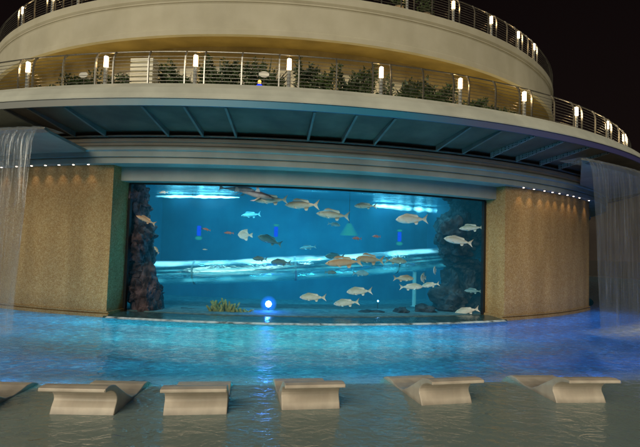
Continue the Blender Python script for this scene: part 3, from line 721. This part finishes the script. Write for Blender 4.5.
P2 = at(378, 301, 18); root = empty('small_blue_light', tuple(P2), label='tiny pale blue light low in the tank at right', cat='lamp')
b = MB(); b.lathe([(.01, -.035), (.035, 0), (.01, .035)], n=12); b.build('lens', M['blueglow'], root); b = MB(); b.tube([(0, .03, 0), (0, .06, -.6)], .014, 6); b.build('bracket', M['gasket'], root)
light('blue_spot_lamp', 'POINT', P+Vector((0, -.3, .1)), 60, (.03, .16, 1), shadow_soft_size=.05)

# rocks
def rock(name, blobs, mat, label, seed=0, sub=4, disp=.35, fr=1.6):
    bm = bmesh.new()
    base = Vector(blobs[0][0]); base.z = .1
    for (P, r) in blobs:
        r = Vector(r) if not isinstance(r, (int, float)) else Vector((r, r, r))
        res = bmesh.ops.create_icosphere(bm, subdivisions=sub, radius=1)
        off = Vector((seed*3.1+P[0], P[1], P[2]))
        for v in res['verts']:
            nrm = v.co.copy(); q = nrm*1.0
            k = 1+disp*noise.fractal(q*fr+off, 1.0, 2.1, 5)*1.4+.10*(noise.cell_vector(q*3+off).x)
            v.co = Vector((nrm.x*r.x, nrm.y*r.y, nrm.z*r.z))*k + Vector(P) - base
    me = bpy.data.meshes.new(name); bm.to_mesh(me); bm.free(); me.materials.append(mat)
    o = bpy.data.objects.new(name, me); col.objects.link(o); o.location = base
    return tag(o, label, 'rock')
bl = []
for py, px, rr in ((188, 138, .40), (203, 136, .48), (219, 139, .55), (235, 140, .60), (252, 139, .62), (268, 141, .66), (284, 142, .72), (300, 143, .8), (312, 146, .7)):
    for q in range(3): bl.append((at(px-1+(py-190)*.03+random.uniform(-6, 5), py+random.uniform(-7, 7), 19.35+random.uniform(-.3, .3)), (rr*.75*random.uniform(.6, 1.1), .5, rr*random.uniform(.5, 1.1))))
rock('rock_column', bl, M['rock'], 'tall purplish brown reef rock column at the left end of the tank', 1)
bl = []
for py, px, rr in ((197, 468, .95), (213, 470, .85), (230, 467, .95), (248, 468, .9), (265, 470, .8), (282, 470, .85), (298, 466, 1.0), (310, 462, 1.1)):
    for q in range(6): bl.append((at(px+random.uniform(-21, 20), py+random.uniform(-9, 9), 18.2+random.uniform(-.5, .5)), (rr*.62*random.uniform(.6, 1.2), .6, rr*random.uniform(.4, .9))))
rock('rock_wall', bl, M['rockblue'], 'dark navy reef rock wall filling the right end of the tank', 5)
bl = [(at(px, py, 19.0), (rr, .35, rr*.5)) for px, py, rr in ((402, 312, .3), (425, 311, .45), (447, 309, .4))]
rock('low_rock', bl, M['rockblue'], 'low dark rocks on the tank floor left of the navy rock wall', 9, 3)
bl = [(at(px, py, 18.9), (rr, .3, rr*.3)) for px, py, rr in ((330, 316, .5), (370, 315, .6), (290, 316, .45), (190, 313, .6))]
rock('flat_rock', bl, M['rockblue'], 'flat dark rocks strung along the tank floor centre', 12, 3)
# coral
P = at(226, 314, 19.3)
root = empty('coral', (P.x, P.y, P.z), label='low yellow coral with stubby branches on the tank floor', cat='coral')
b = MB()
for k in range(90):
    x = random.uniform(-.55, 1.2); h = (.55-.36*max(0, x)) * random.uniform(.5, 1.1); a = random.uniform(-.6, .6)
    p0 = Vector((x, random.uniform(-.15, .15), -.1)); p1 = p0+Vector((a*.15, 0, h*.6)); p2 = p1+Vector((a*.3, random.uniform(-.1, .1), h*.5))
    b.tube([p0, p1, p2], [.075, .06, .03], 6)
b.build('branches', M['coral'], root)
b = MB(); b.lathe([(.7, -.14), (.6, -.06), (.3, .03)], n=16); b.build('coral_base', M['coral'], root)

# ================================================================ FISH
def fishmat(name, back, belly, glow=0):
    m, nt, out = newmat(name); L = nt.links.new
    p = N(nt, 'BsdfPrincipled', Roughness=.45); tcn = N(nt, 'TexCoord'); s = N(nt, 'SeparateXYZ'); L(tcn.outputs['Generated'], s.inputs[0])
    n = N(nt, 'TexNoise', Scale=9, Detail=5); L(tcn.outputs['Object'], n.inputs['Vector'])
    k = N(nt, 'Math', operation='MULTIPLY_ADD'); k.inputs[1].default_value = .45; L(n.outputs[0], k.inputs[0]); L(s.outputs[2], k.inputs[2])
    r = ramp(nt, [(.45, belly), (.75, tuple((x+y)/2 for x, y in zip(back, belly))), (1, back)], k.outputs[0])
    L(r.outputs[0], p.inputs['Base Color']); L(p.outputs[0], out.inputs[0]); return m
FM = {'tan': fishmat('tan_scales', (.30, .21, .13), (.80, .68, .53)),
      'orange': fishmat('orange_scales', (.62, .27, .12), (.95, .60, .38)),
      'pale': fishmat('pale_scales', (.46, .38, .29), (.92, .82, .72)),
      'silver': fishmat('silver_scales', (.35, .38, .30), (.9, .9, .82)),
      'dark': fishmat('dark_teal_scales', (.04, .10, .11), (.16, .30, .30)),
      'ghost': fishmat('bluegrey_scales', (.10, .25, .30), (.30, .50, .52)),
      'red': fishmat('reddish_scales', (.5, .10, .06), (.75, .25, .18)),
      'brown': fishmat('dark_brown_skin', (.07, .035, .03), (.35, .28, .25)),
      'disc': fishmat('white_disc_scales', (.6, .62, .55), (1, .98, .9))}
M['eye'] = surf('fish_eye', (.01, .01, .01), (.02, .02, .02), .2, 3)
PROF = {  # (x 0 nose..1 tail root, half height, half width) relative to length
 'fish': ([(0, .004, .004), (.03, .035, .02), (.1, .085, .045), (.22, .125, .06), (.38, .138, .062), (.55, .115, .05), (.70, .072, .032), (.80, .036, .018), (.84, .028, .012)]),
 'slim': ([(0, .004, .004), (.04, .03, .02), (.12, .07, .04), (.25, .098, .052), (.4, .105, .055), (.58, .088, .043), (.72, .056, .028), (.82, .028, .014), (.86, .022, .01)]),
 'disc': ([(0, .01, .004), (.04, .10, .02), (.14, .24, .045), (.3, .33, .055), (.46, .32, .05), (.6, .22, .035), (.7, .10, .02), (.76, .06, .012)]),
 'shark': ([(0, .004, .008), (.05, .03, .035), (.16, .058, .055), (.32, .075, .062), (.48, .066, .05), (.64, .042, .03), (.78, .022, .016), (.86, .013, .009)])}
def flat(b, pts, th=.006):
    m = len(pts); b.add([(x, -th, z) for x, z in pts]+[(x, th, z) for x, z in pts], [tuple(range(m)), tuple(m+k for k in reversed(range(m)))]+[(k, (k+1) % m, m+(k+1) % m, m+k) for k in range(m)])
def fish(px, py, lpx, kind, mt, t, lab, flip=1, tilt=0, yaw=0, name='fish', cat='fish', group='fish swimming in the tank', bend=.03):
    yaw += random.uniform(-26, 26) if yaw == 0 else 0; lpx /= math.cos(math.radians(min(abs(yaw), 40)))
    P = at(px, py, 20.24-t); dist = (P-CAM).dot(F); L_ = lpx*dist/FPX
    root = empty(name, tuple(P), label=lab, cat=cat, group=group)
    sx = L_*flip
    root.rotation_euler = (0, math.radians(tilt), math.radians(yaw)+ROLL*0)
    root.scale = (L_, L_, L_*random.uniform(.86, 1.14))
    f = flip
    pr = PROF[kind]; b = MB(); vs = []; fs = []; n = 14
    def yb(x): return bend*math.sin((x)*3.2)
    for x, hh, ww in pr:
        for k in range(n):
            a = 2*PI*k/n; zz = math.cos(a)*hh; zz = zz*(1.08 if zz > 0 else .95)
            vs.append((f*(x-.5), yb(x)+math.sin(a)*ww, zz+(0 if kind != 'fish' else .012*math.sin(x*4))))
    m = len(pr)
    for i in range(m-1):
        for k in range(n): fs.append((i*n+k, i*n+(k+1) % n, (i+1)*n+(k+1) % n, (i+1)*n+k))
    fs += [tuple(range(n)), tuple((m-1)*n+k for k in range(n))]
    b.add(vs, fs, True); b.build('body', FM[mt], root)
    xt = pr[-1][0]; tl = MB()
    if kind == 'shark': pts = [(xt-.02, .012), (.93, .09), (1.0, .15), (.95, .04), (.955, -.04), (.99, -.07), (.93, -.035), (xt-.02, -.012)]
    elif kind == 'disc': pts = [(xt-.02, .05), (.88, .15), (.98, .17), (.93, 0), (.98, -.17), (.88, -.15), (xt-.02, -.05)]
    else: pts = [(xt-.02, .022), (.90, .075), (1.0, .155), (.95, .05), (.935, 0), (.95, -.05), (1.0, -.14), (.90, -.07), (xt-.02, -.022)]
    flat(tl, [(f*(x-.5), z) for x, z in pts]); o = tl.build('tail_fin', FM[mt], root); o.location = (0, yb(.9), 0)
    b = MB()
    if kind == 'shark': pts = [(.34, .07), (.42, .17), (.46, .175), (.44, .11), (.47, .06)]
    elif kind == 'disc': pts = [(.2, .27), (.4, .40), (.62, .44), (.62, .28), (.66, .1), (.4, .25)]
    else: pts = [(.22, .118), (.27, .165), (.34, .185), (.45, .165), (.55, .15), (.66, .135), (.70, .085), (.68, .06), (.45, .12)]
    flat(b, [(f*(x-.5), z) for x, z in pts]); b.build('dorsal_fin', FM[mt], root)
    b = MB()
    if kind == 'disc': pts = [(.35, -.27), (.55, -.42), (.64, -.38), (.66, -.1)]
    else: pts = [(.56, -.08), (.60, -.155), (.66, -.15), (.70, -.055)]
    if kind != 'shark': flat(b, [(f*(x-.5), z) for x, z in pts]); b.build('anal_fin', FM[mt], root)
    for s in (-1, 1):
        b = MB(); w0 = .05 if kind != 'disc' else .04; L2 = .13 if kind != 'shark' else .2
        b.add([(f*(.26-.5), s*w0+yb(.26), -.03), (f*(.31-.5), s*w0+yb(.3), -.05), (f*(.31+L2*.8-.5), s*(w0+L2*.5), -.05-L2*.5), (f*(.27+L2*.5-.5), s*(w0+L2*.6), -.03-L2*.55)], [(0, 1, 2, 3)]); b.build('pectoral_fin', FM[mt], root)
        b = MB(); b.lathe([(.002, -.012), (.012, 0), (.002, .012)], (f*(.085-.5), s*(.036 if kind != 'disc' else .03)+yb(.08), .022), n=8); b.build('eye', M['eye'], root)
    return root
S = dict(name='shark', cat='shark', group=None)
fish(236, 189, 40, 'shark', 'brown', 1.3, 'dark brown shark touching the surface at the window top', -1, 4, -20, **S)
fish(253, 194, 44, 'shark', 'brown', .8, 'grey shark with dark back gliding below the surface', -1, 12, -18, **S)
fish(271, 200, 34, 'slim', 'tan', .7, 'slim tan fish just under the grey shark', 1, -3)
fish(302, 205, 35, 'slim', 'tan', .6, 'long tan fish near the top of the window centre')
fish(333, 215, 34, 'slim', 'tan', .9, 'brownish tan fish right of and below the long tan fish', 1, 3)
fish(365.5, 206, 22, 'fish', 'tan', .9, 'short tan fish near the top, right of the window centre')
fish(412, 219.5, 33, 'fish', 'pale', .4, 'large pale fish above the right blue reflection', 1, -3)
fish(458.5, 241, 30, 'fish', 'pale', .35, 'pale fish before the navy rock, lower of the two', 1, 8)
fish(471.5, 228, 25, 'slim', 'silver', .4, 'greenish silver fish before the navy rock, at the window edge', 1, -5)
fish(245.5, 235, 15, 'disc', 'disc', .9, 'small white disc fish with yellow tail left of the tank centre')
fish(270, 240.5, 25, 'fish', 'dark', 1.3, 'dark teal fish nose up beside the white disc fish', 1, 16)
fish(146, 220, 19, 'slim', 'orange', .12, 'orange tan fish against the left rock column', 1, 22)
fish(156.5, 250, 9, 'fish', 'tan', .5, 'tiny tan fish at the edge of the left rock column', 1, 50)
fish(334, 224.5, 13, 'fish', 'ghost', 1.4, 'small grey fish left of the green light cone', -1, 10)
fish(344, 262.5, 38, 'slim', 'orange', .8, 'large orange fish in front of the slide tube', 1, -5)
fish(370, 259.5, 30, 'slim', 'orange', 1.2, 'pinkish orange fish following the large orange fish', 1, 3)
fish(260, 259, 15, 'fish', 'dark', 1.2, 'dark fish before the left part of the slide tube')
fish(281, 262.5, 21, 'fish', 'dark', 1.2, 'larger dark fish just right of the small dark fish')
fish(335, 256.5, 20, 'fish', 'dark', 1.9, 'dim dark fish behind the large orange fish', 1)
fish(308, 247.5, 17, 'slim', 'ghost', 2.4, 'faint bluish fish above the slide tube centre', 1, -8)
fish(396, 261, 23, 'fish', 'tan', 1.6, 'olive brown fish before the right part of the slide tube', -1, 3)
fish(313, 297.5, 27, 'fish', 'silver', .4, 'silver fish with forked tail low in the tank, leftmost of its trio', 1, -2)
fish(359.5, 291.5, 26, 'fish', 'silver', .45, 'silver fish with forked tail low in the tank, uppermost of its trio', 1, -5)
fish(346.5, 303, 26, 'fish', 'silver', .5, 'silver fish with forked tail low in the tank, lowest of its trio', 1, -8)
fish(330.5, 272.5, 12, 'fish', 'dark', 1.0, 'small dark fish under the large orange fish', -1)
fish(360.5, 273.5, 16, 'fish', 'ghost', 1.0, 'grey teal fish below the pinkish orange fish', -1)
fish(435, 270.5, 8, 'disc', 'disc', .6, 'small upright silver fish near the navy rock, topmost of its shoal', 1, 0, 60)
fish(423.5, 278, 9, 'disc', 'silver', .6, 'small silver disc fish in the middle of the shoal by the rock', 1, 0, 50)
fish(430.5, 285, 17, 'fish', 'silver', .5, 'round silver fish facing left in the shoal by the rock', 1, -12)
fish(411, 287, 23, 'fish', 'silver', .5, 'silver fish facing right above the support post', -1, -3)
fish(403.5, 278.5, 21, 'fish', 'tan', .8, 'silver brown fish with yellow tail above the shoal by the rock', -1, 0)
fish(473, 291, 17, 'slim', 'ghost', .4, 'teal fish before the navy rock at the right window edge')
fish(467, 311, 23, 'fish', 'pale', .3, 'pale olive fish resting at the bottom right of the tank', 1, -14)
fish(229, 233, 10, 'slim', 'red', 1.2, 'thin reddish fish left of the white disc fish')
fish(206.5, 229.5, 9, 'slim', 'red', 1.2, 'small reddish fish beside the left blue reflection', 1, 12)
fish(357, 238.5, 10, 'slim', 'red', 1.4, 'small reddish fish below the green light cone')
fish(376.5, 236.5, 9, 'slim', 'red', 1.4, 'small reddish fish left of the right blue reflection')
fish(163.5, 192.5, 9, 'slim', 'pale', .8, 'tiny pale fish near the surface at the left rock', 1, -8)
fish(251, 215, 19, 'slim', 'ghost', 2.6, 'faint bluish fish above the white disc fish', 1, -8)
fish(205, 249.5, 5, 'fish', 'pale', 1.5, 'tiny pale fish below the left blue reflection')

# ================================================================ WEIRS AND WATERFALLS
def waterfall(ta, tb, zt, lab, wlab, ca, cb):
    tm = (ta+tb)/2
    root = empty('weir_trough', tuple(pol(23, tm, zt)), label=wlab, cat='trough', group='cantilevered weir troughs')
    iv = Matrix.Translation(-Vector(root.location))
    prof = [(21.64, zt-.16), (24.0, zt-.10), (24.20, zt-.05), (24.22, zt), (24.1, zt+.015), (23.9, zt-.03), (21.64, zt-.05)]
    n = 40; vs = []; fs = []; m = len(prof)
    for i in range(n+1):
        for R, z in prof:
            g = (24.22-R)/(24.22-21.64); aa, bb = ca[0]+(ca[1]-ca[0])*g, cb[0]+(cb[1]-cb[0])*g
            vs.append(pol(R, aa+(bb-aa)*i/n, z))
    for i in range(n):
        for k in range(m): fs.append((i*m+k, i*m+(k+1) % m, (i+1)*m+(k+1) % m, (i+1)*m+k))
    fs += [tuple(reversed(range(m))), tuple(n*m+k for k in range(m))]
    b = MB(); b.add(vs, fs); o = b.build('trough_slab', surf('trough_render', (.30, .30, .27), (.38, .38, .34), .5, 2, dirt=(1, .8)), root); o.matrix_parent_inverse = iv
    g0, g1 = (ca[0]+.02*(1 if ca[0] > 0 else 0), cb[0])
    b = MB(); b.sweep([(24.06, zt-.115), (24.235, zt-.06), (24.24, zt-.02), (24.06, zt-.02)], g0, g1, 30); o = b.build('spill_lip', M['steel'], root); o.matrix_parent_inverse = iv
    root = empty('waterfall', tuple(pol(24.3, tm, 0)), label=lab, cat='waterfall', group='waterfalls beside the tank')
    iv = Matrix.Translation(-Vector(root.location))
    path = [(23.3, zt+.045), (23.8, zt+.045), (24.1, zt+.05), (24.26, zt+.02), (24.36, zt-.07), (24.42, zt-.19), (24.45, zt-.3)]
    for k in range(1, 26):
        f = k/25; z = (zt-.3)*(1-f); path.append((24.45+.14*math.sqrt(f), z+.0))
    nu = 110; vs = []; fs = []; m = len(path)
    for i in range(nu+1):
        u = i/nu
        for j, (R, z) in enumerate(path):
            f = 1-z/zt; sh = 1-(.05 if tm < 0 else .10)*max(0, f)**.7
            t = tm+(u-.5)*(tb-ta)*sh
            wob = (.035*noise.noise((u*14, z*.25, zt))+.014*noise.noise((u*60, z*.5, 3)))*(.25+f)
            vs.append(pol(R+wob, t, z+(.02*noise.noise((u*40, j*.8, 5)) if j < 5 else 0)))
    for i in range(nu):
        for j in range(m-1): fs.append((i*m+j, i*m+j+1, (i+1)*m+j+1, (i+1)*m+j))
    b = MB(); b.add(vs, fs, True); o = b.build('water_sheet', M['fall'], root); o.matrix_parent_inverse = iv
    b = MB(); vs = []; fs = []; nu, nv = 60, 14
    for i in range(nu+1):
        for j in range(nv+1):
            t = tm+(i/nu-.5)*(tb-ta)*1.0; rr = 23.6+2.3*j/nv
            e = math.sin(PI*i/nu)**.5*math.sin(PI*j/nv)
            vs.append(pol(rr, t, .012+.10*e*(.4+abs(noise.noise((i*.5, j*.6, 2))))))
    for i in range(nu):
        for j in range(nv): fs.append((i*(nv+1)+j, i*(nv+1)+j+1, (i+1)*(nv+1)+j+1, (i+1)*(nv+1)+j))
    b.add(vs, fs, True); o = b.build('splash_foam', M['foam'], root); o.matrix_parent_inverse = iv
    at_ = o.data.attributes.new('edge_fade', 'FLOAT', 'POINT')
    for i in range(nu+1):
        for j in range(nv+1): at_.data[i*(nv+1)+j].value = max(0, math.sin(PI*i/nu))**.5*max(0, math.sin(PI*j/nv))**1.2
zL, zR = 5.62, 5.72
tL = th_at(41, 24.25, zL); tR = th_at(584, 24.25, zR)
waterfall(tL-.30, tL, zL, 'thin sheet of water falling past the left stone pier', 'grey cantilevered trough feeding the left waterfall', (tL-.34, tL-.34), (tL+.004, th_at(86, 21.64, zL)))
waterfall(tR, tR+.30, zR, 'sheet of water falling right of the right stone pier', 'grey cantilevered trough feeding the right waterfall', (tR-.004, th_at(580, 21.64, zR)), (tR+.34, tR+.5))

# ================================================================ LOUNGERS
def lounger_proto():
    root = empty('pool_lounger')
    top = [(-.41, .47), (-.30, .48), (-.16, .465), (-.04, .43), (.12, .34), (.30, .24), (.50, .13), (.70, .04), (.90, .02), (1.10, .04), (1.28, .075), (1.45, .07), (1.60, .02), (1.75, -.07), (1.85, -.17)]
    bot = [(1.72, -.17), (-.12, -.17), (-.085, -.05), (-.065, .0), (-.02, .09), (.035, .165), (.045, .20), (.03, .245), (-.02, .30), (-.10, .35), (-.20, .39), (-.33, .415), (-.41, .42)]
    prof = top+bot; W = .46; m = len(prof)
    b = MB(); vs = [(-W, s, z) for s, z in prof]+[(W, s, z) for s, z in prof]
    nt_ = len(top)
    fs = [(k, (k+1) % m, m+(k+1) % m, m+k) for k in range(m)]
    for side in (0, m):
        # side faces as strips between the top and bottom outlines
        pass
    b.add(vs, fs)
    for side in (0, m):
        f = tuple(range(side, side+m)); b.f.append(list(f)); b.sm.append(False)
    bodym = b.build('seat_shell', M['shell'], root, bevel=.012)
    me = bodym.data
    # raised lower panel at the back
    b = MB(); b.box((0, -.412, .445), (W-.012, .006, .013)); b.build('edge_trim', M['shell'], root, bevel=.003)
    b = MB()
    for s in (-1, 1): pass
    return root
lg = lounger_proto()
lds = [(-5.22, 6.85, 2, 'beige wave shaped pool lounger cut off by the left photo edge'),
       (-3.36, 7.12, 2, 'leftmost fully visible beige curved pool lounger, below the left pier'),
       (-1.76, 7.26, 8, 'beige curved pool lounger second from left, below the left rock column'),
       (-.06, 7.66, 10, 'middle beige curved pool lounger, below the trio of silver fish'),
       (2.18, 8.12, 14, 'second beige curved pool lounger from the right, before the bright water reflections'),
       (4.57, 8.42, 7, 'rightmost beige curved pool lounger, below the right pier')]
for i, (x, y, a, lab) in enumerate(lds):
    o = lg if i == 0 else copy_tree(lg)
    o.location = (x, y, 0); o.rotation_euler = (0, 0, math.radians(a)); tag(o, lab, 'lounger', 'beige loungers on the shallow pool shelf')

# ================================================================ LIGHTS
# added wide sun standing in for the hotel glow behind the viewer
s = light('resort_fill', 'SUN', (0, -10, 30), 1.95, (1, .91, .70), angle=math.radians(40)); s.rotation_euler = (math.radians(66), 0, math.radians(-19))
def uw(x, e, c, dy=1.2, z=-.8):
    y = SL0+SL1*x+dy; light('underwater_lamp', 'POINT', (x, y, z), e, c, shadow_soft_size=0)
for k in range(24):
    x = -11+k*1.05; e = 5
    c = (.03, .40, 1) if x < -4 else ((.04, .60, .85) if x < 4 else (.015, .16, 1))
    uw(x, e*(1.25 if abs(x) > 4 else .8), c)
for k in range(22):
    t = -.50+k*.062; x = (t-.06)
    m_ = max(0, 1-abs(x)/.30)**.6
    c = (.012+.03*m_, (.50 if x < 0 else .25)*(1-m_)+.80*m_, .95-.20*m_); e = 20+13*m_
    light('ledge_lamp', 'POINT', pol(22.2, t, -.85), e*(1+1.1*math.exp(-((t+.205)/.05)**2)+1.1*math.exp(-((t-.25)/.06)**2)), c, shadow_soft_size=0)
    light('pool_lamp', 'POINT', pol(24.3, t+.03, -.9), e*1.0, c, shadow_soft_size=0)
# added cyan spots standing in for tank and pool bounce on header and canopy
for k in range(9):
    t = PL1+.13+(PR0-PL1-.22)*k/8
    light('bounce_fill', 'SPOT', pol(21.2, t, .16), 56, (.15, .66, .72), aim=pol(21.6, t, 5.6), spot_size=1.9, spot_blend=1, shadow_soft_size=.05)
